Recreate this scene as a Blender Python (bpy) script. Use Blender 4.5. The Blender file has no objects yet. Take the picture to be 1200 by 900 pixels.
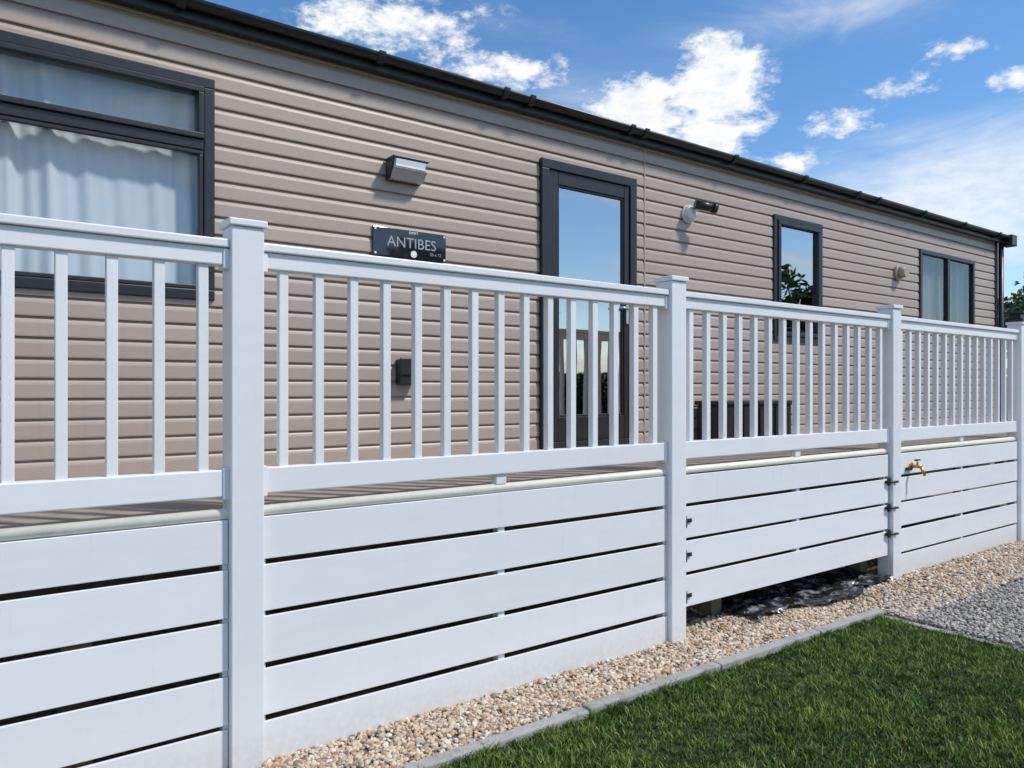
import bpy, bmesh, math, random
import numpy as np
from mathutils import Vector
random.seed(3); rng=np.random.default_rng(7)
sc=bpy.context.scene
sc.view_settings.view_transform='Standard'
sc.view_settings.look='None'
sc.view_settings.exposure=0
COL=sc.collection

# ------------------------------------------------------------ helpers
def link(o,parent=None):
    COL.objects.link(o)
    if parent: o.parent=parent
    return o
def empty(name):
    e=bpy.data.objects.new(name,None); COL.objects.link(e); return e
def mesh_obj(name,verts,faces,mat,parent=None,smooth=False):
    me=bpy.data.meshes.new(name); me.from_pydata([tuple(v) for v in verts],[],faces); me.update()
    if smooth:
        for p in me.polygons:p.use_smooth=True
    if mat: me.materials.append(mat)
    return link(bpy.data.objects.new(name,me),parent)
def np_mesh(name,V,F,mat,parent=None,smooth=False):
    me=bpy.data.meshes.new(name); n=F.shape[1]
    me.vertices.add(len(V)); me.vertices.foreach_set('co',V.astype(np.float32).ravel())
    me.loops.add(F.size); me.loops.foreach_set('vertex_index',F.astype(np.int32).ravel())
    me.polygons.add(len(F)); me.polygons.foreach_set('loop_start',np.arange(0,F.size,n,dtype=np.int32))
    if smooth: me.polygons.foreach_set('use_smooth',np.ones(len(F),dtype=bool))
    me.update(calc_edges=True); me.materials.append(mat)
    return link(bpy.data.objects.new(name,me),parent)
def boxes(name,bl,mat,parent=None,bevel=0.003,seg=2):
    """bl: list of (x0,x1,y0,y1,z0,z1)"""
    V=[];F=[]
    for (x0,x1,y0,y1,z0,z1) in bl:
        b=len(V)
        V+=[(x0,y0,z0),(x1,y0,z0),(x1,y1,z0),(x0,y1,z0),(x0,y0,z1),(x1,y0,z1),(x1,y1,z1),(x0,y1,z1)]
        F+=[(b,b+3,b+2,b+1),(b+4,b+5,b+6,b+7),(b,b+1,b+5,b+4),(b+1,b+2,b+6,b+5),(b+2,b+3,b+7,b+6),(b+3,b,b+4,b+7)]
    o=mesh_obj(name,V,F,mat,parent)
    if bevel:
        m=o.modifiers.new('b','BEVEL'); m.width=bevel; m.segments=seg; m.limit_method='ANGLE'
    return o
def cyl(name,p0,p1,r,mat,parent=None,seg=20,r2=None):
    p0=Vector(p0);p1=Vector(p1);d=p1-p0;L=d.length
    bm=bmesh.new(); bmesh.ops.create_cone(bm,cap_ends=True,segments=seg,radius1=r,radius2=r if r2 is None else r2,depth=L)
    me=bpy.data.meshes.new(name); bm.to_mesh(me); bm.free(); me.materials.append(mat)
    for p in me.polygons: p.use_smooth=len(p.vertices)==4
    o=bpy.data.objects.new(name,me); o.rotation_mode='QUATERNION'
    o.rotation_quaternion=d.to_track_quat('Z','Y'); o.location=(p0+p1)/2
    return link(o,parent)

class NT:
    def __init__(s,nt): s.nt=nt
    def n(s,t,**kw):
        x=s.nt.nodes.new(t)
        for k,v in kw.items(): setattr(x,k,v)
        return x
    def l(s,a,b): s.nt.links.new(a,b)
    def setin(s,sock,v):
        if hasattr(v,'is_output') : s.l(v,sock)
        else: sock.default_value=v
    def m(s,op,a,b=0.0,c=0.0):
        x=s.n('ShaderNodeMath',operation=op)
        for i,v in enumerate((a,b,c)): s.setin(x.inputs[i],v)
        return x.outputs[0]
    def mix(s,f,a,b,bt='MIX'):
        x=s.n('ShaderNodeMix',data_type='RGBA',blend_type=bt)
        s.setin(x.inputs[0],f); s.setin(x.inputs[6],a); s.setin(x.inputs[7],b); return x.outputs[2]
    def noise(s,vec,scale,detail=4,rough=.55,dist=0):
        x=s.n('ShaderNodeTexNoise'); 
        if vec is not None: s.l(vec,x.inputs['Vector'])
        x.inputs['Scale'].default_value=scale;x.inputs['Detail'].default_value=detail
        x.inputs['Roughness'].default_value=rough;x.inputs['Distortion'].default_value=dist
        return x.outputs['Fac']
    def ramp(s,f,stops,interp='LINEAR'):
        x=s.n('ShaderNodeValToRGB'); s.l(f,x.inputs[0]); cr=x.color_ramp; cr.interpolation=interp
        while len(cr.elements)<len(stops): cr.elements.new(.5)
        for e,(p,c) in zip(cr.elements,stops): e.position=p; e.color=(*c,1) if len(c)==3 else c
        return x.outputs[0]
    def smooth(s,v,a,b):
        x=s.n('ShaderNodeMapRange',interpolation_type='SMOOTHSTEP'); s.setin(x.inputs[0],v)
        x.inputs[1].default_value=a;x.inputs[2].default_value=b; return x.outputs[0]
    def map(s,vec,scale=(1,1,1)):
        x=s.n('ShaderNodeMapping'); s.l(vec,x.inputs[0]); x.inputs['Scale'].default_value=scale; return x.outputs[0]
def newmat(name):
    m=bpy.data.materials.new(name); m.use_nodes=True; t=NT(m.node_tree)
    b=m.node_tree.nodes['Principled BSDF']; return m,t,b
def bump(t,b,h,strength,dist=0.01):
    x=t.n('ShaderNodeBump'); x.inputs['Strength'].default_value=strength; x.inputs['Distance'].default_value=dist
    t.l(h,x.inputs['Height']); t.l(x.outputs[0],b.inputs['Normal'])
def simple(name,col,rough=.5,metal=0,var=.15,nscale=12,bmp=0,stretch=(1,1,1),island=0.0,spec=.5,dirt=None):
    m,t,b=newmat(name); pos=t.n('ShaderNodeNewGeometry'); v=t.map(pos.outputs['Position'],stretch)
    f=t.noise(v,nscale,4)
    c=t.mix(f,tuple(x*(1-var) for x in col)+(1,),tuple(min(1,x*(1+var)) for x in col)+(1,))
    if island:
        k=t.m('MULTIPLY_ADD',pos.outputs['Random Per Island'],island,1-island/2)
        h=t.n('ShaderNodeHueSaturation'); t.l(c,h.inputs['Color']); t.l(k,h.inputs['Value']); c=h.outputs[0]
    if dirt:
        d=t.smooth(t.noise(pos.outputs['Position'],dirt[1],5,.65),.5,.75)
        d=t.m('MULTIPLY',d,dirt[2]); c=t.mix(d,c,dirt[0]+(1,))
    t.l(c,b.inputs['Base Color']); 
    r=t.m('MULTIPLY_ADD',f,.2 if rough>.12 else .02,max(rough-.1,.03)); t.l(r,b.inputs['Roughness'])
    b.inputs['Metallic'].default_value=metal; b.inputs['Specular IOR Level'].default_value=spec
    if bmp: bump(t,b,t.noise(v,nscale*8,3),bmp,.002)
    return m

# ------------------------------------------------------------ materials
m,t,b=newmat('white_upvc')
g=t.n('ShaderNodeNewGeometry'); P=g.outputs['Position']
sep=t.n('ShaderNodeSeparateXYZ'); t.l(P,sep.inputs[0])
n1=t.noise(t.map(P,(1,1,5)),3,4,.6); n2=t.noise(P,35,3,.6)
base=t.mix(n1,(.765,.77,.78,1),(.845,.85,.86,1))
k=t.m('MULTIPLY_ADD',g.outputs['Random Per Island'],.07,.95)
h=t.n('ShaderNodeHueSaturation'); t.l(base,h.inputs['Color']); t.l(k,h.inputs['Value'])
low=t.smooth(sep.outputs[2],.24,.0)
splash=t.m('MULTIPLY',low,t.m('MULTIPLY_ADD',n2,.6,.0))
c=t.mix(splash,h.outputs[0],(.42,.40,.34,1))
streak=t.smooth(t.noise(t.map(P,(22,22,1.2)),1.6,4,.6),.56,.8)
c=t.mix(t.m('MULTIPLY',streak,.16),c,(.45,.46,.44,1))
t.l(c,b.inputs['Base Color']); t.l(t.m('MULTIPLY_ADD',n1,.2,.26),b.inputs['Roughness'])
bump(t,b,t.noise(t.map(P,(1,3,20)),6,3),.08,.002)
M_white=m

PITCH=.098
m,t,b=newmat('beige_cladding'); M_clad=m
g=t.n('ShaderNodeNewGeometry'); P=g.outputs['Position']
sep=t.n('ShaderNodeSeparateXYZ'); t.l(P,sep.inputs[0])
big=t.noise(t.map(P,(.6,1,1.2)),1.4,4,.6); grain=t.noise(t.map(P,(2.5,2.5,60)),6,4,.6)
bi=t.m('FLOOR',t.m('DIVIDE',t.m('SUBTRACT',sep.outputs[2],.45),PITCH))
wn=t.n('ShaderNodeTexWhiteNoise',noise_dimensions='1D'); t.l(bi,wn.inputs['W'])
c=t.mix(big,(.375,.300,.252,1),(.45,.367,.312,1))
h=t.n('ShaderNodeHueSaturation'); t.l(c,h.inputs['Color']); t.l(t.m('MULTIPLY_ADD',wn.outputs['Value'],.10,.95),h.inputs['Value'])
c=t.mix(t.m('MULTIPLY',t.smooth(grain,.45,.75),.2),h.outputs[0],(.26,.21,.175,1))
st=t.smooth(t.noise(t.map(P,(14,14,.5)),1.3,4,.65),.57,.8)
c=t.mix(t.m('MULTIPLY',st,.25),c,(.23,.19,.165,1))
t.l(c,b.inputs['Base Color']); b.inputs['Roughness'].default_value=.42; bump(t,b,grain,.15,.002)

M_black=simple('black_upvc',(.018,.018,.020),.38,var=.3,nscale=20,bmp=.05)
M_blackgloss=simple('black_acrylic',(.015,.016,.018),.08,var=.2,spec=.8)
M_roof=simple('roof_sheet_charcoal',(.03,.03,.033),.6,var=.3,bmp=.3)
M_cream=simple('cream_nosing',(.80,.76,.65),.4,var=.05,nscale=8,dirt=((.45,.41,.33),10,.3))
M_deck=simple('composite_decking',(.33,.285,.24),.7,var=.18,nscale=10,stretch=(1,12,12),island=.2,bmp=.3,dirt=((.2,.17,.13),5,.5))
M_conc=simple('concrete',(.36,.355,.335),.9,var=.25,nscale=25,bmp=.8,island=.15,dirt=((.13,.13,.09),9,.6))
M_metal=simple('dark_metal',(.05,.05,.055),.4,metal=.6,var=.3)
M_steel=simple('grey_cast_metal',(.52,.53,.55),.28,metal=.6,var=.2)
M_brass=simple('brass',(.55,.33,.09),.35,metal=.8,var=.3)
M_whitepl=simple('white_plastic',(.75,.75,.74),.35,var=.06)
M_lens=simple('frosted_lens',(.82,.84,.84),.2,var=.05)
M_silver=simple('silver_lettering',(.42,.42,.43),.3,metal=.3,var=.1)
M_int=simple('caravan_interior',(.14,.13,.12),.8,var=.2,nscale=2)
M_joist=simple('deck_joist_timber',(.16,.13,.09),.85,var=.3,stretch=(1,8,8))

m,t,b=newmat('net_curtain'); M_curt=m
g=t.n('ShaderNodeNewGeometry'); f=t.noise(t.map(g.outputs['Position'],(20,20,1)),2,4)
t.l(t.mix(f,(.54,.58,.62,1),(.68,.72,.75,1)),b.inputs['Base Color']); b.inputs['Roughness'].default_value=.9; b.inputs['Specular IOR Level'].default_value=.1
bump(t,b,t.noise(g.outputs['Position'],500,2),.15,.001)
M_greycurt=simple('grey_curtain',(.14,.15,.16),.9,var=.2,stretch=(20,20,1),nscale=2)

def glass(name,tint,base,slope):
    m=bpy.data.materials.new(name); m.use_nodes=True; t=NT(m.node_tree); t.nt.nodes.clear()
    out=t.n('ShaderNodeOutputMaterial'); tr=t.n('ShaderNodeBsdfTransparent'); gl=t.n('ShaderNodeBsdfGlossy')
    tr.inputs[0].default_value=tint+(1,); gl.inputs['Roughness'].default_value=.012
    g=t.n('ShaderNodeNewGeometry'); bp=t.n('ShaderNodeBump'); bp.inputs['Strength'].default_value=.08; bp.inputs['Distance'].default_value=.02
    t.l(t.noise(g.outputs['Position'],2.2,1),bp.inputs['Height']); t.l(bp.outputs[0],gl.inputs['Normal'])
    dp=t.n('ShaderNodeVectorMath',operation='DOT_PRODUCT'); t.l(g.outputs['Incoming'],dp.inputs[0]); t.l(g.outputs['Normal'],dp.inputs[1])
    cs=t.m('SUBTRACT',1.0,t.m('ABSOLUTE',dp.outputs['Value']))
    f=t.m('MULTIPLY_ADD',t.m('POWER',cs,4.0),slope,base); f=t.m('MINIMUM',f,.97)
    mx=t.n('ShaderNodeMixShader')
    t.l(f,mx.inputs[0]); t.l(tr.outputs[0],mx.inputs[1]); t.l(gl.outputs[0],mx.inputs[2]); t.l(mx.outputs[0],out.inputs[0]); return m
M_glass=glass('window_glass',(.95,.97,.98),.09,.9)
M_glassd=glass('door_glass',(.35,.4,.43),.58,.8)

# ------------------------------------------------------------ camera
cam=bpy.data.cameras.new('camera'); co=bpy.data.objects.new('camera',cam); COL.objects.link(co)
co.location=(-.887,-2.983,1.473); co.rotation_euler=(math.radians(90),0,math.radians(-36.25))
cam.sensor_width=36; cam.lens=26.4; cam.shift_y=.005; cam.clip_end=3000; cam.clip_start=.05
sc.camera=co

# ------------------------------------------------------------ light
sun_dir=Vector((.50,-.62,.98)).normalized()
L=bpy.data.lights.new('sun','SUN'); L.energy=3.35; L.angle=math.radians(5); L.color=(1,.95,.875)
lo=bpy.data.objects.new('sun',L); COL.objects.link(lo); lo.rotation_mode='QUATERNION'; lo.rotation_quaternion=sun_dir.to_track_quat('Z','Y')
lo.location=(5,-8,12)
w=bpy.data.worlds.new('World'); sc.world=w; w.use_nodes=True; t=NT(w.node_tree)
bg=t.nt.nodes['Background']; bg.inputs[1].default_value=.15
sky=t.n('ShaderNodeTexSky'); sky.sky_type='NISHITA'; sky.sun_disc=False
sky.sun_elevation=math.asin(sun_dir.z); sky.sun_rotation=math.atan2(sun_dir.x,sun_dir.y)
sky.air_density=1.0; sky.dust_density=.25; sky.ozone_density=3.0
tc=t.n('ShaderNodeTexCoord'); D=tc.outputs['Generated']
s=t.n('ShaderNodeSeparateXYZ'); t.l(D,s.inputs[0])
az=t.m('MULTIPLY',t.m('ARCTAN2',s.outputs[0],s.outputs[1]),57.2958)
el=t.m('MULTIPLY',t.m('ARCSINE',s.outputs[2]),57.2958)
nv=t.map(D,(1,1,2.0))
nA=t.noise(nv,10,6,.66); nB=t.noise(t.map(D,(1,1,3.4)),3.4,5,.62,.7); nC=t.noise(nv,34,4,.65)
def blob(a0,e0,ra,re,wt=1):
    dx=t.m('DIVIDE',t.m('SUBTRACT',az,a0),ra); dy=t.m('DIVIDE',t.m('SUBTRACT',el,e0),re)
    r=t.m('SQRT',t.m('ADD',t.m('MULTIPLY',dx,dx),t.m('MULTIPLY',dy,dy)))
    return t.m('MULTIPLY',t.m('MAXIMUM',t.m('SUBTRACT',1.25,r),0.0),wt)
def mx(l):
    r=l[0]
    for x in l[1:]: r=t.m('MAXIMUM',r,x)
    return r
cum=mx([blob(46.6,20.0,5.8,2.9,1.35),blob(51.5,21.2,4.4,3.5,1.45),blob(51.8,18.0,4.2,2.0,1.3),
        blob(27.5,25.6,9.5,3.0,.9),blob(36.0,23.2,6,1.8,.85),
        blob(63.8,19.7,3.2,1.1,.9),blob(60.3,18.0,3.4,1.3,1.0),blob(66.8,21.3,3,1.0,.85),blob(70.6,18.8,2.6,1.1,1.0),blob(56.5,16,3.4,1.2,.75)])
nn=t.m('MULTIPLY_ADD',t.m('SUBTRACT',nC,.5),1.7,t.m('MULTIPLY',t.m('SUBTRACT',nA,.5),3.0))
dens=t.smooth(t.m('ADD',cum,nn),.30,1.15)
dens=t.m('MULTIPLY',dens,t.smooth(cum,0.02,.5))
haze=mx([blob(68,12.0,16,5.5,1.1),blob(60,25,16,3.0,.45),blob(30,27,18,5,.3),blob(44,21,14,4,.3)])
hz=t.m('MULTIPLY',t.smooth(t.m('ADD',haze,t.m('MULTIPLY',t.m('SUBTRACT',nB,.5),2.4)),.0,1.3),.72)
hz=t.m('MULTIPLY',hz,t.smooth(haze,0.0,.5))
away=t.smooth(t.m('ABSOLUTE',t.m('SUBTRACT',az,48.0)),42,62)
gen=t.m('MULTIPLY',t.m('MULTIPLY',t.smooth(nB,.46,.66),away),.8)
den=t.m('MAXIMUM',t.m('MAXIMUM',dens,hz),gen)
ccol=t.mix(t.smooth(nC,.35,.62),(5.7,6.0,6.4,1),(6.75,6.78,6.8,1))
hs=t.n('ShaderNodeHueSaturation'); t.l(sky.outputs[0],hs.inputs['Color']); hs.inputs['Saturation'].default_value=1.2; hs.inputs['Value'].default_value=1.12
t.l(t.mix(den,hs.outputs[0],ccol),bg.inputs[0])
w.cycles.sampling_method='MANUAL'; w.cycles.sample_map_resolution=512

# ------------------------------------------------------------ ground sheets
m,t,b=newmat('far_grass'); g=t.n('ShaderNodeNewGeometry'); P=g.outputs['Position']
f=t.noise(P,.35,5,.6); f2=t.noise(P,40,3,.7)
c=t.mix(f,(.045,.075,.018,1),(.085,.12,.03,1)); c=t.mix(t.m('MULTIPLY',f2,.6),c,(.03,.04,.012,1)); t.l(c,b.inputs['Base Color']); b.inputs['Roughness'].default_value=.95
bump(t,b,f2,.8,.03); M_far=m
m,t,b=newmat('gravel_bed'); g=t.n('ShaderNodeNewGeometry'); P=g.outputs['Position']
v=t.n('ShaderNodeTexVoronoi'); v.inputs['Scale'].default_value=70; t.l(P,v.inputs['Vector'])
c=t.mix(v.outputs['Color'],(.12,.10,.075,1),(.28,.235,.185,1)); t.l(c,b.inputs['Base Color']); b.inputs['Roughness'].default_value=.95
bump(t,b,v.outputs['Distance'],1,.01); M_bed=m
m,t,b=newmat('grey_gravel_road'); g=t.n('ShaderNodeNewGeometry'); P=g.outputs['Position']
v=t.n('ShaderNodeTexVoronoi'); v.inputs['Scale'].default_value=60; t.l(P,v.inputs['Vector'])
c=t.mix(v.outputs['Color'],(.15,.145,.135,1),(.34,.33,.31,1)); t.l(c,b.inputs['Base Color']); b.inputs['Roughness'].default_value=.95
bump(t,b,v.outputs['Distance'],1,.01); M_road=m
m,t,b=newmat('lawn_soil'); g=t.n('ShaderNodeNewGeometry'); P=g.outputs['Position']
f=t.noise(P,30,4,.7); t.l(t.mix(f,(.02,.03,.008,1),(.05,.07,.02,1)),b.inputs['Base Color']); b.inputs['Roughness'].default_value=1; M_soil=m
mesh_obj('ground',[(-600,-600,-.012),(600,-600,-.012),(600,600,-.012),(-600,600,-.012)],[(0,1,2,3)],M_far)
mesh_obj('gravel_road',[(3.93,-14,-.004),(9.5,-14,-.004),(9.5,-.58,-.004),(3.93,-.58,-.004)],[(0,1,2,3)],M_road)
gp=empty('gravel_path')
mesh_obj('gravel_bed',[(-4,-.46,0),(3.93,-.46,0),(3.93,-.58,0),(11.5,-.58,0),(11.5,6,0),(-4,6,0)],[(0,1,2,3,4,5)],M_bed,gp)

# pebbles
def ico(sub):
    bm=bmesh.new(); bmesh.ops.create_icosphere(bm,subdivisions=sub,radius=1)
    V=np.array([v.co[:] for v in bm.verts]); F=np.array([[v.index for v in f.verts] for f in bm.faces]); bm.free(); return V,F
def pebbles(name,N,xr,yr,rmin,rmax,sub,mat,parent,zlift=.012,keep=None,smooth=True):
    BV,BF=ico(sub)
    x=rng.uniform(*xr,N); y=rng.uniform(*yr,N)
    if keep is not None:
        k=keep(x,y); x=x[k];y=y[k]; N=len(x)
    r=rng.uniform(rmin,rmax,N)*rng.choice([.6,1,1,1.35],N)
    S=np.stack([r*rng.uniform(.9,1.5,N),r*rng.uniform(.7,1.1,N),r*rng.uniform(.45,.8,N)],1)
    V=BV[None]*S[:,None]; V=V+rng.normal(0,.11,V.shape)*r[:,None,None]
    a=rng.uniform(0,6.28,N); b_=rng.normal(0,.5,N)
    cb,sb=np.cos(b_)[:,None],np.sin(b_)[:,None]
    X,Y,Z=V[...,0],V[...,1],V[...,2]
    X,Z=X*cb-Z*sb,X*sb+Z*cb
    ca,sa=np.cos(a)[:,None],np.sin(a)[:,None]
    X,Y=X*ca-Y*sa,X*sa+Y*ca
    z=rng.uniform(0,zlift,N)+.004+.006*np.sin(x*7+y*5)*np.sin(y*11)
    V=np.stack([X+x[:,None],Y+y[:,None],Z+z[:,None]],2).reshape(-1,3)
    F=(BF[None]+(np.arange(N)*len(BV))[:,None,None]).reshape(-1,3)
    return np_mesh(name,V,F,mat,parent,smooth)
def pebmat(name,stops,tone):
    m,t,b=newmat(name); g=t.n('ShaderNodeNewGeometry')
    c=t.ramp(g.outputs['Random Per Island'],stops,'CONSTANT'); f=t.noise(g.outputs['Position'],180,3)
    c=t.mix(t.m('MULTIPLY',f,.4),c,tone+(1,)); t.l(c,b.inputs['Base Color']); b.inputs['Roughness'].default_value=.75; return m
M_pt=pebmat('tan_gravel',[(0,(.62,.47,.32)),(.14,(.68,.57,.43)),(.3,(.40,.25,.15)),(.40,(.78,.72,.62)),(.53,(.20,.165,.135)),(.63,(.64,.50,.36)),(.8,(.52,.31,.17)),(.9,(.42,.39,.35))],(.32,.27,.21))
M_pg=pebmat('grey_gravel',[(0,(.38,.36,.34)),(.2,(.5,.48,.45)),(.4,(.26,.25,.24)),(.6,(.58,.55,.51)),(.8,(.44,.37,.30))],(.2,.17,.13))
pebbles('near_pebbles',20000,(-.2,4.0),(-.46,.14),.0065,.012,2,M_pt,gp)
pebbles('far_pebbles',26000,(4.0,10.5),(-.62,.4),.008,.014,1,M_pt,gp,smooth=False)
pebbles('under_pebbles',6000,(3.0,5.2),(.1,.9),.009,.015,1,M_pt,gp,smooth=False)
pebbles('side_pebbles',5000,(-3,-.2),(-.46,.1),.009,.014,1,M_pt,gp,smooth=False)
gr=empty('grey_gravel')
pebbles('grey_pebbles',42000,(3.98,9),(-2.6,-.45),.007,.012,1,M_pg,gr,smooth=False,keep=lambda x,y:(y< -.56+.10*np.sin(x*2.1)+rng.normal(0,.08,len(x))))

# edging
ed=[];x=-3.2
while x<3.9:
    x1=min(x+.915,3.93); dz=random.uniform(-.004,.005); dy=random.uniform(-.006,.006)
    ed.append((x+.004,x1-.004,-.487+dy,-.425+dy,-.05,.043+dz)); x=x1
y=-.495
k=0
while y>-.8:
    y1=y-.40; ed.append((3.87,3.93,y1+.003,y-.002,-.05,.012-k*.012)); y=y1;k+=1
boxes('concrete_edging',ed,M_conc,None,.008,2)

# lawn
lawn=empty('lawn')
mesh_obj('lawn_soil',[(-6,-9,.004),(3.90,-9,.004),(3.90,-.485,.004),(-6,-.485,.004)],[(0,1,2,3)],M_soil,lawn)
m,t,b=newmat('grass_blades'); g=t.n('ShaderNodeNewGeometry'); P=g.outputs['Position']; sp=t.n('ShaderNodeSeparateXYZ'); t.l(P,sp.inputs[0])
c=t.ramp(g.outputs['Random Per Island'],[(0,(.045,.10,.013)),(.35,(.085,.165,.022)),(.7,(.14,.235,.03)),(.90,(.20,.28,.055)),(1,(.42,.36,.17))])
pt=t.noise(P,2.2,5,.65); c=t.mix(t.smooth(pt,.42,.64),c,t.mix(.6,c,(.25,.31,.05,1)))
pt2=t.noise(P,8,4,.65); c=t.mix(t.m('MULTIPLY',t.smooth(pt2,.48,.66),.75),c,(.03,.075,.014,1))
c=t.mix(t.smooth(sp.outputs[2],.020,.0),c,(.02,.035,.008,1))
t.l(c,b.inputs['Base Color']); b.inputs['Roughness'].default_value=.55; b.inputs['Specular IOR Level'].default_value=.35
M_gr=m
def grass(name,N,xr,yr,hmin,hmax,wd):
    x=rng.uniform(*xr,N);y=rng.uniform(*yr,N)
    patch=.5+.25*(np.sin(x*5.1+y*3.3)+np.sin(x*2.3-y*7.1+1)) 
    clump=np.sin(x*31+np.sin(y*17)*2)*np.sin(y*37+np.sin(x*13)*2)
    h=(hmin+(hmax-hmin)*rng.uniform(0,1,N)**1.5)*(.65+.5*patch+.34*clump)
    a=rng.uniform(0,6.28,N); la=rng.uniform(0,6.28,N); lean=h*rng.uniform(.1,1.1,N)
    wdx,wdy=np.cos(a)*wd/2*rng.uniform(.7,1.6,N),np.sin(a)*wd/2*rng.uniform(.7,1.6,N); lx,ly=np.cos(la)*lean,np.sin(la)*lean
    z0=np.full(N,.002)
    P0=np.stack([x-wdx,y-wdy,z0],1);P1=np.stack([x+wdx,y+wdy,z0],1)
    P2=np.stack([x-wdx*.8+lx*.35,y-wdy*.8+ly*.35,h*.6],1);P3=np.stack([x+wdx*.8+lx*.35,y+wdy*.8+ly*.35,h*.6],1)
    P4=np.stack([x+lx,y+ly,h],1)
    V=np.stack([P0,P1,P2,P3,P4],1).reshape(-1,3)
    F=np.array([[0,1,3],[0,3,2],[2,3,4]]); F=(F[None]+(np.arange(N)*5)[:,None,None]).reshape(-1,3)
    return np_mesh(name,V,F,M_gr,lawn)
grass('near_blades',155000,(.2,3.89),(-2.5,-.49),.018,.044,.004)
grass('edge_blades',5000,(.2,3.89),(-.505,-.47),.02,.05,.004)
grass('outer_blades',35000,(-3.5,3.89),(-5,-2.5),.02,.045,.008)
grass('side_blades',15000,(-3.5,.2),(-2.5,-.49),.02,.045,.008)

# ------------------------------------------------------------ deck
deck=empty('raised_deck')
bl=[];y=.045
while y<1.2:
    y1=y+.138
    for (xa,xb) in ((-2.6,1.1),(1.104,4.7),(4.704,10.2)): bl.append((xa,xb,y,min(y1,1.222),.978,1.003))
    y=y1+.006
boxes('deck_boards',bl,M_deck,deck,.003,1)
boxes('deck_joists',[(-2.6,10.2,.055,.1,.80,.975),(-2.6,10.2,1.1,1.15,.80,.975)]+[(x_,x_+.05,.102,1.098,.80,.975) for x_ in np.arange(-2.4,10.1,.6)]+[(x_,x_+.1,.15,.25,-.01,.798) for x_ in np.arange(-2.4,10.1,1.8)],M_joist,deck,.002,1)
cyl('deck_nosing',(-2.6,.0,.992),(10.2,.0,.992),.022,M_cream,deck,24)
boxes('nosing_backing',[(-2.6,10.2,.006,.052,.970,1.006)],M_cream,deck,.003,1)

# ------------------------------------------------------------ fence
fence=empty('picket_fence')
posts=[-2.45,0.0,2.45,4.95,7.38,9.85]
HW=.0625
pb=[];cap=[]
for p in posts:
    pb.append((p-HW,p+HW,-HW,HW,-.03,2.095))
    cap+= [(p-HW-.011,p+HW+.011,-HW-.011,HW+.011,2.0955,2.124)]
boxes('posts',pb,M_white,fence,.006,3); boxes('post_caps',cap,M_white,fence,.006,3)
rails=[];bal=[];coll=[];lower=[];studs=[];gate=[]
for i in range(len(posts)-1):
    a=posts[i]+HW; c_=posts[i+1]-HW
    rails+=[(a,c_,-.046,.046,2.012,2.044),(a+.002,c_-.002,-.030,.030,1.945,2.011),(a,c_,-.028,.028,1.062,1.165)]
    coll+=[(a-.002,a+.022,-.037,.037,1.932,2.008),(c_-.022,c_+.002,-.037,.037,1.932,2.008),(a-.002,a+.022,-.035,.035,1.052,1.172),(c_-.022,c_+.002,-.035,.035,1.052,1.172)]
    pt=(posts[i+1]-posts[i])/16
    for j in range(1,16):
        xm=posts[i]+pt*j+random.uniform(-.002,.002); bal.append((xm-.0185,xm+.0185,-.0185,.0185,1.164,1.947))
    mid=(a+c_)/2
    studs+=[(mid-.03,mid+.03,-.016,.03,1.012,1.063)]
    nb=5; pitch=.204; ztop=.970; first=.792
    for j in range(nb):
        z1=ztop if j==0 else first-(j-1)*pitch-.0105
        z0=first-j*pitch+.0105
        if j==nb-1: z0=.0
        e=random.uniform(-.0025,.0025)
        box=(a+.002,c_-.002,-.030+e,-.018+e,z0+e,z1+e)
        if i==2:
            if j==nb-1: continue
            gate.append((a+.012,c_-.012,-.030+e,-.018+e,z0+e,z1+e))
        else: lower.append(box)
    if i!=2: studs+=[(mid-.02,mid+.02,-.0150,.03,.02,.95),(a+.0,a+.02,-.0150,.03,.02,.95),(c_-.02,c_,-.0150,.03,.02,.95)]
boxes('rails',rails,M_white,fence,.005,2); boxes('rail_brackets',coll,M_white,fence,.003,2)
boxes('balusters',bal,M_white,fence,.003,2); boxes('skirting_boards',lower,M_white,fence,.003,2); boxes('skirting_studs',studs,M_white,fence,.002,1)
ft=empty('skirting_gate')
boxes('gate_boards',gate,M_white,ft,.003,2)
a=posts[2]+HW;c_=posts[3]-HW
boxes('gate_battens',[(a+.03,a+.05,-.0150,.02,.20,.94),(c_-.05,c_-.03,-.0150,.02,.20,.94),((a+c_)/2-.02,(a+c_)/2+.02,-.0150,.02,.20,.94)],M_white,ft,.002,1)
hg=[]
for z in (.70,.50,.26):
    hg+=[(a-.001,a+.075,-.041,-.033,z-.012,z+.012),(a+.0,a+.03,-.043,-.0325,z-.03,z+.03)]
for z in (.76,.56,.36):
    hg+=[(c_-.07,c_+.001,-.041,-.033,z-.012,z+.012),(c_-.03,c_-.0,-.043,-.0325,z-.03,z+.03)]
boxes('hinges',hg,M_metal,ft,.002,1)
for i,z in enumerate((.70,.50,.26)): cyl('hinge_pin_%d'%(i+1),(a+.004,-.052,z-.034),(a+.004,-.052,z+.034),.010,M_metal,ft,12)
for i,z in enumerate((.76,.56,.36)): cyl('latch_pin_%d'%(i+1),(c_-.055,-.050,z),(c_+.045,-.076,z),.009,M_metal,ft,12)
# lantern cap
lp=empty('post_lantern'); p=posts[4]
boxes('lantern_body',[(p-.080,p+.080,-.080,.080,2.1245,2.150),(p-.05,p+.05,-.05,.05,2.1505,2.20),(p-.085,p+.085,-.085,.085,2.2005,2.225)],M_black,lp,.005,2)
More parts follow.
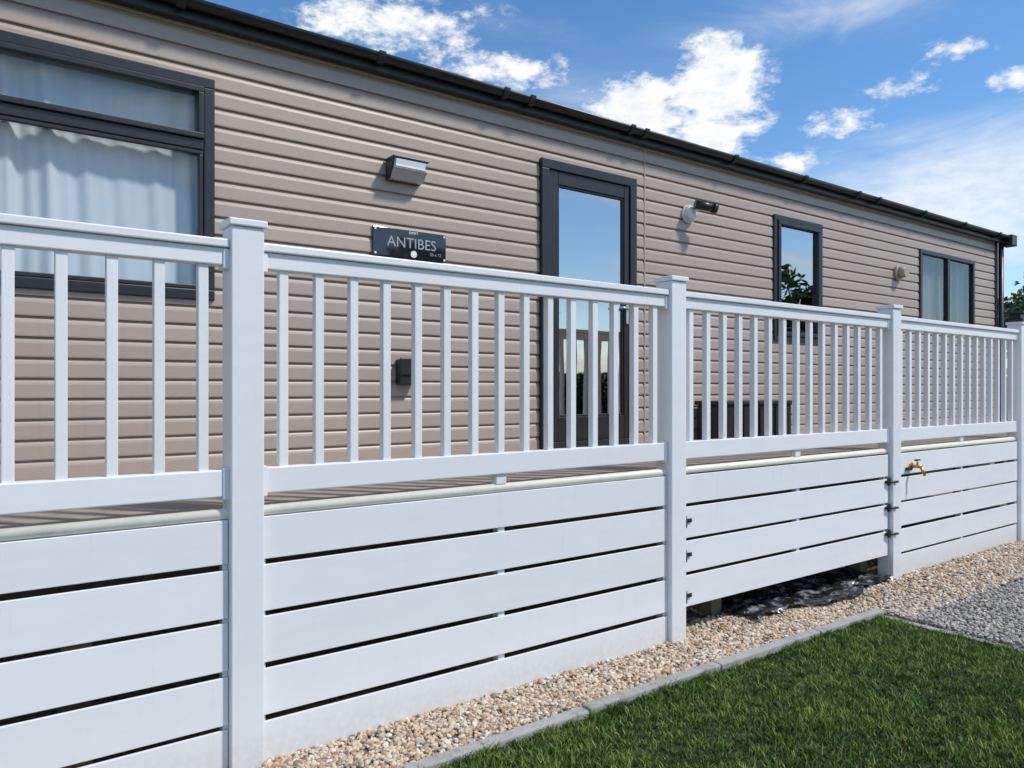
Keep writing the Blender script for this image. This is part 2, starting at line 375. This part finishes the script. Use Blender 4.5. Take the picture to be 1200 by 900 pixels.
# tap
tp=empty('garden_tap')
cyl('spout_body',(5.22,-.032,.86),(5.22,-.12,.86),.014,M_brass,tp); cyl('spout',(5.22,-.11,.862),(5.235,-.135,.79),.011,M_brass,tp)
cyl('stem',(5.22,-.085,.87),(5.22,-.085,.905),.008,M_brass,tp); boxes('handle',[(5.185,5.255,-.095,-.075,.905,.918)],M_metal,tp,.004)
cyl('wall_flange',(5.22,-.030,.86),(5.22,-.042,.86),.03,M_brass,tp); boxes('connector',[(5.13,5.2,-.06,-.033,.83,.855)],M_black,tp,.006)

# crumpled membrane under gate
nx,ny=110,34;V=[];F=[]
for i in range(nx):
    for j in range(ny):
        u=i/(nx-1);v=j/(ny-1)
        h=.03*abs(math.sin(u*19+v*5+1.5*math.sin(v*7)))*(.4+.6*abs(math.cos(v*9+u*13)))+.012*abs(math.sin(u*57+v*21))+.006*math.sin(v*47+u*31)
        V.append((3.10+u*1.70+.03*math.sin(v*9+u*20),-.14+.05*math.sin(u*9)*(1-v)+v*.55+.02*math.sin(u*27),.022+h))
for i in range(nx-1):
    for j in range(ny-1): F.append((i*ny+j,(i+1)*ny+j,(i+1)*ny+j+1,i*ny+j+1))
m,t,b=newmat('weed_membrane'); g=t.n('ShaderNodeNewGeometry'); f=t.noise(g.outputs['Position'],14,4,.6)
t.l(t.mix(t.smooth(f,.5,.72),(.014,.014,.016,1),(.26,.27,.29,1)),b.inputs['Base Color']); b.inputs['Roughness'].default_value=.24
mesh_obj('weed_membrane',V,F,m,None,True)

# ------------------------------------------------------------ caravan
car=empty('static_caravan')
X0,X1,YW,YB,ZB,ZT=-2.55,10.12,1.25,5.2,.45,3.45
prof=[]
nbd=int((ZT-ZB)/PITCH)+1
for i in range(nbd):
    z=ZB+i*PITCH
    for fz,oy in ((0,0),(0.0001,.016),(.06,.0172),(.66,.0155),(.78,.0125),(.88,.006),(.95,.001),(.9999,0)): prof.append((z+fz*PITCH,oy))
def siding(name,u0,u1,openings,mapf,ztop=ZT,parent=car,flip=False):
    br=sorted(set([u0,u1]+[o[0] for o in openings]+[o[1] for o in openings])); V=[];F=[]
    for a,c in zip(br[:-1],br[1:]):
        mid=(a+c)/2; segs=[(ZB,ztop)]
        for o in openings:
            if o[0]<mid<o[1]:
                ns=[]
                for s0,s1 in segs:
                    if o[3]<=s0 or o[2]>=s1: ns.append((s0,s1)); continue
                    if o[2]>s0: ns.append((s0,o[2]))
                    if o[3]<s1: ns.append((o[3],s1))
                segs=ns
        for s0,s1 in segs:
            pl=[]
            for k in range(len(prof)-1):
                (za,ya),(zb,yb)=prof[k],prof[k+1]
                if zb<=s0 or za>=s1: continue
                def it(z): 
                    return ya if zb==za else ya+(yb-ya)*(z-za)/(zb-za)
                lo_,hi_=max(za,s0),min(zb,s1)
                if not pl: pl.append((lo_,it(lo_)))
                pl.append((hi_,it(hi_)))
            for k in range(len(pl)-1):
                b0=len(V)
                for (uu,q) in ((a,pl[k]),(c,pl[k]),(c,pl[k+1]),(a,pl[k+1])): V.append(mapf(uu,q[1],q[0]))
                F.append((b0,b0+1,b0+2,b0+3) if not flip else (b0+3,b0+2,b0+1,b0))
    return mesh_obj(name,V,F,M_clad,parent)
W1=(-1.85,.20,1.96,3.125); DR=(2.46,3.39,1.02,3.115); W2=(5.24,6.02,1.935,3.10); W3=(8.05,9.455,2.245,3.085)
siding('front_wall',X0,X1,[W1,DR,W2,W3],lambda u,o,z:(u,YW-o,z))
siding('right_end_wall',YW,YB,[],lambda u,o,z:(X1+o,u,z)); siding('left_end_wall',YW,YB,[],lambda u,o,z:(X0-o,u,z),flip=True)
siding('back_wall',X0,X1,[],lambda u,o,z:(u,YB+o,z),flip=True)
V=[(X0+.02,YW+.05,.6),(X1-.02,YW+.05,.6),(X1-.02,YB-.05,.6),(X0+.02,YB-.05,.6),(X0+.02,YW+.05,3.4),(X1-.02,YW+.05,3.4),(X1-.02,YB-.05,3.4),(X0+.02,YB-.05,3.4)]
mesh_obj('interior_shell',V,[(0,1,2,3),(7,6,5,4),(1,2,6,5),(2,3,7,6),(3,0,4,7)],M_int,car)
boxes('cladding_joints',[(x_-.006,x_+.006,YW-.0195,YW-.002,1.0,3.42) for x_ in (3.52,)],M_clad,car,0)
boxes('corner_trims',[(X1-.03,X1+.035,YW-.03,YW+.04,.45,3.42),(X0-.035,X0+.03,YW-.03,YW+.04,.45,3.42)],M_black,car,.004)
# roof
OH=.06
zr=3.90; ym=(YW+YB)/2
V=[(X0-.12,YW-OH,3.475),(X1+.12,YW-OH,3.475),(X1+.12,ym,zr),(X0-.12,ym,zr),(X1+.12,YB+OH,3.475),(X0-.12,YB+OH,3.475),
   (X0-.12,YW-OH,3.43),(X1+.12,YW-OH,3.43),(X1+.12,YB+OH,3.43),(X0-.12,YB+OH,3.43)]
mesh_obj('roof',V,[(0,1,2,3),(3,2,4,5),(6,9,8,7),(0,6,7,1),(4,8,9,5),(1,7,8,4,2),(5,9,6,0,3)],M_roof,car)
boxes('fascia',[(X0-.12,X1+.13,YW-OH-.022,YW-OH-.002,3.400,3.488)],M_black,car,.004)
boxes('soffit',[(X0-.12,X1+.12,YW-OH-.001,YW-.020,3.404,3.425)],M_black,car,0)
V=[];F=[];ns=10; GZ=3.484; GY=YW-OH-.062
for k in range(ns+1):
    an=math.pi*k/ns; yy=GY+.038*math.cos(an); zz=GZ-.042*math.sin(an)
    V+=[(X0-.12,yy,zz),(X1+.16,yy,zz)]
for k in range(ns): F.append((2*k,2*k+1,2*k+3,2*k+2))
o=mesh_obj('gutter',V,F,M_black,car,True); md=o.modifiers.new('s','SOLIDIFY'); md.thickness=.004
V=[];F=[]
for x_ in [-1.9,-.95,.02,1.14,2.06,2.28,3.25,3.40,4.5,5.55,6.5,6.9,7.9,8.9,9.9]:
    for k in range(ns+1):
        an=math.pi*k/ns; b0=len(V); yy=GY+.048*math.cos(an); zz=GZ+.006-.060*math.sin(an)
        V+=[(x_-.022,yy,zz),(x_+.022,yy,zz)]
        if k<ns: F.append((b0,b0+1,b0+3,b0+2))
o=mesh_obj('gutter_brackets',V,F,M_black,car,False); md=o.modifiers.new('s','SOLIDIFY'); md.thickness=.008
boxes('gutter_end',[(X1+.10,X1+.26,YW-OH-.115,YW-OH+.02,3.36,3.505)],M_black,car,.01)
cyl('downpipe',(X1+.075,YW-.05,3.40),(X1+.075,YW-.05,.3),.032,M_black,car)

def frame_bars(x0,x1,z0,z1,w,y0,y1):
    return [(x0,x1,y0,y1,z1-w,z1),(x0,x1,y0,y1,z0,z0+w),(x0,x0+w,y0+.001,y1-.001,z0+w,z1-w),(x1-w,x1,y0+.001,y1-.001,z0+w,z1-w)]
def pane(name,x0,x1,z0,z1,y,mat,parent):
    return mesh_obj(name,[(x0,y,z0),(x1,y,z0),(x1,y,z1),(x0,y,z1)],[(0,1,2,3)],mat,parent)
def curtain(name,x0,x1,z0,z1,y,amp,wl,mat,parent,seed=0):
    nx=int((x1-x0)/.008);nz=24;V=[];F=[];r=random.Random(seed)
    ph=[r.uniform(0,6) for _ in range(4)]
    for i in range(nx+1):
        for j in range(nz+1):
            x=x0+(x1-x0)*i/nx;z=z0+(z1-z0)*j/nz
            xx=x+.014*math.sin(z*3+ph[0]+x*3)
            d=math.sin(xx*6.283/wl+ph[1]+1.9*math.sin(xx*4+ph[2]))+.45*math.sin(xx*6.283/wl*2.3+ph[3]+z*.8)
            d*=.65+.5*math.sin(xx*5.3+ph[0])
            V.append((x,y+amp*d,z))
    for i in range(nx):
        for j in range(nz):
            a=i*(nz+1)+j;F.append((a,a+nz+1,a+nz+2,a+1))
    return mesh_obj(name,V,F,mat,parent,True)
# window 1
wn=empty('living_room_window'); wn.parent=car
x0,x1,z0,z1=W1; zt=2.775
fb=frame_bars(x0-.012,x1+.012,z0-.012,z1+.012,.055,YW-.035,YW+.04)
fb+=[(x0+.044,x1-.044,YW-.033,YW+.038,zt-.028,zt+.028),(-.90,-.845,YW-.031,YW+.036,z0+.044,zt-.029),(-.90,-.845,YW-.031,YW+.036,zt+.029,z1-.044)]
boxes('frame',fb,M_black,wn,.005)
sash=[]
for (a,c) in ((x0+.044,-.901),(-.844,x1-.044)):
    sash+=frame_bars(a,c,zt+.029,z1-.045,.030,YW-.048,YW-.005)
    sash+=frame_bars(a,c,z0+.045,zt-.029,.022,YW-.028,YW-.005)
boxes('sashes',sash,M_black,wn,.004)
pane('glass',x0+.05,x1-.05,z0+.05,z1-.05,YW+.0,M_glass,wn)
curtain('net_curtain',x0-.02,x1+.02,z0-.02,z1+.02,YW+.085,.018,.19,M_curt,wn,2)
# window 2
wn=empty('kitchen_window'); wn.parent=car
x0,x1,z0,z1=W2
boxes('frame',frame_bars(x0-.01,x1+.01,z0-.01,z1+.01,.05,YW-.035,YW+.04)+frame_bars(x0+.041,x1-.041,z0+.041,z1-.041,.04,YW-.048,YW+.0),M_black,wn,.005)
pane('glass',x0+.06,x1-.06,z0+.06,z1-.06,YW-.012,M_glassd,wn)
# window 3
wn=empty('bedroom_window'); wn.parent=car
x0,x1,z0,z1=W3
boxes('frame',frame_bars(x0-.01,x1+.01,z0-.01,z1+.01,.05,YW-.035,YW+.04)+[((x0+x1)/2-.03,(x0+x1)/2+.03,YW-.033,YW+.03,z0+.041,z1-.041)],M_black,wn,.005)
pane('glass',x0+.04,x1-.04,z0+.04,z1-.04,YW-.005,M_glass,wn)
curtain('curtain',x0-.02,x1+.02,z0-.02,z1+.02,YW+.10,.03,.17,M_greycurt,wn,5)
# door
dr=empty('entrance_door'); dr.parent=car
x0,x1,z0,z1=DR
boxes('frame',frame_bars(x0-.012,x1+.012,z0-.0,z1+.012,.07,YW-.05,YW+.05),M_black,dr,.005)
boxes('leaf',[(x0+.06,x0+.15,YW-.035,YW+.02,z0+.071,z1-.059),(x1-.112,x1-.06,YW-.035,YW+.02,z0+.071,z1-.059),
   (x0+.151,x1-.113,YW-.034,YW+.019,z1-.155,z1-.06),(x0+.151,x1-.113,YW-.034,YW+.019,z0+.072,z0+.25)],M_black,dr,.004)
boxes('glazing_bead',frame_bars(x0+.151,x1-.113,z0+.251,z1-.156,.014,YW-.026,YW+.01),M_black,dr,.003)
pane('glass',x0+.16,x1-.12,z0+.26,z1-.16,YW-.012,M_glassd,dr)
boxes('handle',[(x1-.10,x1-.075,YW-.045,YW-.036,1.98,2.2)],M_steel,dr,.003); cyl('lever',(x1-.088,YW-.075,2.1),(x1-.20,YW-.075,2.1),.009,M_steel,dr); cyl('lever_stem',(x1-.088,YW-.045,2.1),(x1-.088,YW-.075,2.1),.009,M_steel,dr)
boxes('threshold',[(x0,x1,YW-.10,YW-.051,1.004,1.045)],M_steel,dr,.004)
# wall light
wl=empty('wall_light')
x0,x1=1.235,1.465
def wedge(name,x0,x1,y0t,y0b,y1,z0,z1,mat,par,bv=.004):
    V=[(x0,y0b,z0),(x1,y0b,z0),(x1,y1,z0),(x0,y1,z0),(x0,y0t,z1),(x1,y0t,z1),(x1,y1,z1),(x0,y1,z1)]
    o=mesh_obj(name,V,[(0,3,2,1),(4,5,6,7),(0,1,5,4),(1,2,6,5),(2,3,7,6),(3,0,4,7)],mat,par)
    md=o.modifiers.new('b','BEVEL'); md.width=bv; md.segments=2; return o
yw=YW-.018
wedge('back_plate',x0-.004,x1+.004,yw-.02,yw-.02,yw,2.765,2.89,M_black,wl)
wedge('hood',x0-.008,x1+.008,yw-.120,yw-.120,yw-.001,2.886,2.898,M_metal,wl)
wedge('reflector',x0+.004,x1-.004,yw-.110,yw-.100,yw-.021,2.828,2.885,M_steel,wl)
wedge('lens',x0+.012,x1-.012,yw-.116,yw-.106,yw-.109,2.836,2.880,M_lens,wl,.001)
wedge('lower_body',x0,x1,yw-.116,yw-.060,yw-.021,2.768,2.827,M_steel,wl)
wedge('end_cap',x0-.008,x0-.001,yw-.116,yw-.060,yw-.021,2.768,2.885,M_metal,wl,.001)
# name sign
ns_=empty('name_sign')
boxes('plaque',[(1.14,1.66,YW-.032,YW-.020,2.295,2.475)],M_blackgloss,ns_,.004)
def text(body,x,z,size,mat,par,nm):
    cu=bpy.data.curves.new(nm,'FONT'); cu.body=body; cu.size=size; cu.align_x='CENTER'; cu.extrude=.001
    to=bpy.data.objects.new(nm,cu); COL.objects.link(to); bpy.context.view_layer.update()
    me=bpy.data.meshes.new_from_object(to.evaluated_get(bpy.context.evaluated_depsgraph_get()))
    bpy.data.objects.remove(to)
    me.materials.clear(); me.materials.append(mat)
    o=bpy.data.objects.new(nm,me); o.rotation_euler=(math.radians(90),0,0); o.location=(x,YW-.0335,z); link(o,par)
text('ANTIBES',1.41,2.362,.092,M_silver,ns_,'lettering'); text('SWIFT',1.42,2.45,.024,M_lens,ns_,'small_lettering'); text('35 x 12',1.58,2.328,.028,M_silver,ns_,'corner_lettering')
cyl('emblem',(1.42,YW-.033,2.325),(1.42,YW-.038,2.325),.022,M_lens,ns_)
for i,(x_,z_) in enumerate(((1.155,2.31),(1.645,2.31),(1.155,2.46),(1.645,2.46))): cyl('screw_%d'%(i+1),(x_,YW-.032,z_),(x_,YW-.037,z_),.007,M_lens,ns_,12)
# security camera
sc_=empty('security_camera')
cyl('base',(4.03,YW-.014,2.94),(4.03,YW-.045,2.94),.075,M_whitepl,sc_,28)
cyl('base_dome',(4.03,YW-.045,2.94),(4.03,YW-.085,2.94),.072,M_whitepl,sc_,28,.045)
cyl('arm',(4.03,YW-.08,2.95),(4.06,YW-.14,2.98),.015,M_whitepl,sc_)
cyl('camera_body',(4.01,YW-.115,3.005),(4.15,YW-.20,2.975),.036,M_black,sc_,24); cyl('camera_hood',(4.14,YW-.194,2.977),(4.17,YW-.212,2.971),.042,M_black,sc_,24)
cyl('camera_lens',(4.169,YW-.2115,2.9712),(4.173,YW-.214,2.970),.025,M_blackgloss,sc_,20)
# wall vent
wv=empty('wall_vent')
cyl('vent_ring',(7.54,YW-.014,2.77),(7.54,YW-.05,2.77),.085,M_clad,wv,28); cyl('vent_cowl',(7.54,YW-.05,2.77),(7.54,YW-.12,2.77),.065,M_clad,wv,28,.055)
# socket
so=empty('outdoor_socket')
boxes('socket_box',[(1.30,1.42,YW-.085,YW-.014,1.50,1.66)],M_black,so,.01); boxes('socket_lid',[(1.293,1.427,YW-.097,YW-.086,1.56,1.667)],M_black,so,.006)
# low storage box on deck
db=empty('deck_storage_box')
boxes('body',[(4.10,5.05,.92,1.19,1.03,1.34)],M_black,db,.012); boxes('lid',[(4.08,5.07,.90,1.205,1.341,1.375)],M_black,db,.01)
boxes('ribs',[(x_,x_+.05,.908,.9195,1.05,1.32) for x_ in np.arange(4.14,5.0,.11)],M_black,db,.004); boxes('feet',[(4.13,4.2,.95,1.15,1.004,1.029),(4.95,5.02,.95,1.15,1.004,1.029)],M_black,db,.003)

# ------------------------------------------------------------ trees
m,t,b=newmat('leaves'); g=t.n('ShaderNodeNewGeometry')
c=t.ramp(g.outputs['Random Per Island'],[(0,(.025,.05,.012)),(.5,(.05,.09,.02)),(1,(.10,.14,.04))]); t.l(c,b.inputs['Base Color']); b.inputs['Roughness'].default_value=.6; M_leaf=m
M_bark=simple('bark',(.10,.075,.05),.9,var=.4,nscale=10,bmp=.5)
def tree(name,x,y,H,R,N=7000,seed=1):
    r=np.random.default_rng(seed); e=empty(name)
    cyl('trunk',(x,y,-.05),(x+.1,y,H*.55),R*.09,M_bark,e,14,R*.05)
    cl=[]
    for k in range(26):
        d=r.normal(size=3); d/=np.linalg.norm(d); q=r.uniform(.35,1)
        c=np.array([x+d[0]*R*q*.85,y+d[1]*R*q*.85,H*.62+d[2]*H*.34*q]); cl.append((c,r.uniform(.22,.42)*R))
    for k in range(8):
        c=cl[k][0]; cyl('limb_%d'%(k+1),(x+.05,y,H*(.3+.03*k)),tuple(c),R*.035,M_bark,e,8,R*.01)
    per=N//26; P=[]
    for c,rr in cl:
        d=r.normal(size=(per,3)); d/=np.linalg.norm(d,axis=1)[:,None]; P.append(c+d*rr*r.uniform(.5,1.05,(per,1))*np.array([1,1,.8]))
    P=np.concatenate(P); n=len(P); s=R*.045*r.uniform(.6,1.4,n)
    u=r.normal(size=(n,3));u/=np.linalg.norm(u,axis=1)[:,None]; v=np.cross(u,r.normal(size=(n,3)));v/=np.linalg.norm(v,axis=1)[:,None]
    V=np.stack([P-u*s[:,None],P+v*s[:,None]*.5,P+u*s[:,None],P-v*s[:,None]*.5],1).reshape(-1,3)
    F=np.arange(n*4).reshape(-1,4); np_mesh('leaves',V,F,M_leaf,e)
tree('broadleaf_tree',33,7.5,6.6,2.6,9000,1); tree('broadleaf_tree.001',38,14,7.0,3.2,9000,2)
tree('broadleaf_tree.002',21,-9.5,5.6,3.0,9000,3); tree('broadleaf_tree.003',12,-16,6.0,3.2,9000,4); tree('broadleaf_tree.004',40,3.0,5.4,3.2,9000,6)
r=np.random.default_rng(9); n=26000
P=np.stack([r.uniform(6,46,n),-22+r.uniform(-.8,.8,n),r.uniform(0,2.3,n)],1); P2=np.stack([46+r.uniform(-.8,.8,n),r.uniform(-22,26,n),r.uniform(0,2.6,n)],1)
P=np.concatenate([P,P2]); n=len(P); s=.14; u=r.normal(size=(n,3));u/=np.linalg.norm(u,axis=1)[:,None]; v=np.cross(u,r.normal(size=(n,3)));v/=np.linalg.norm(v,axis=1)[:,None]
V=np.stack([P-u*s,P+v*s*.6,P+u*s,P-v*s*.6],1).reshape(-1,3); np_mesh('hedge',V,np.arange(n*4).reshape(-1,4),M_leaf)
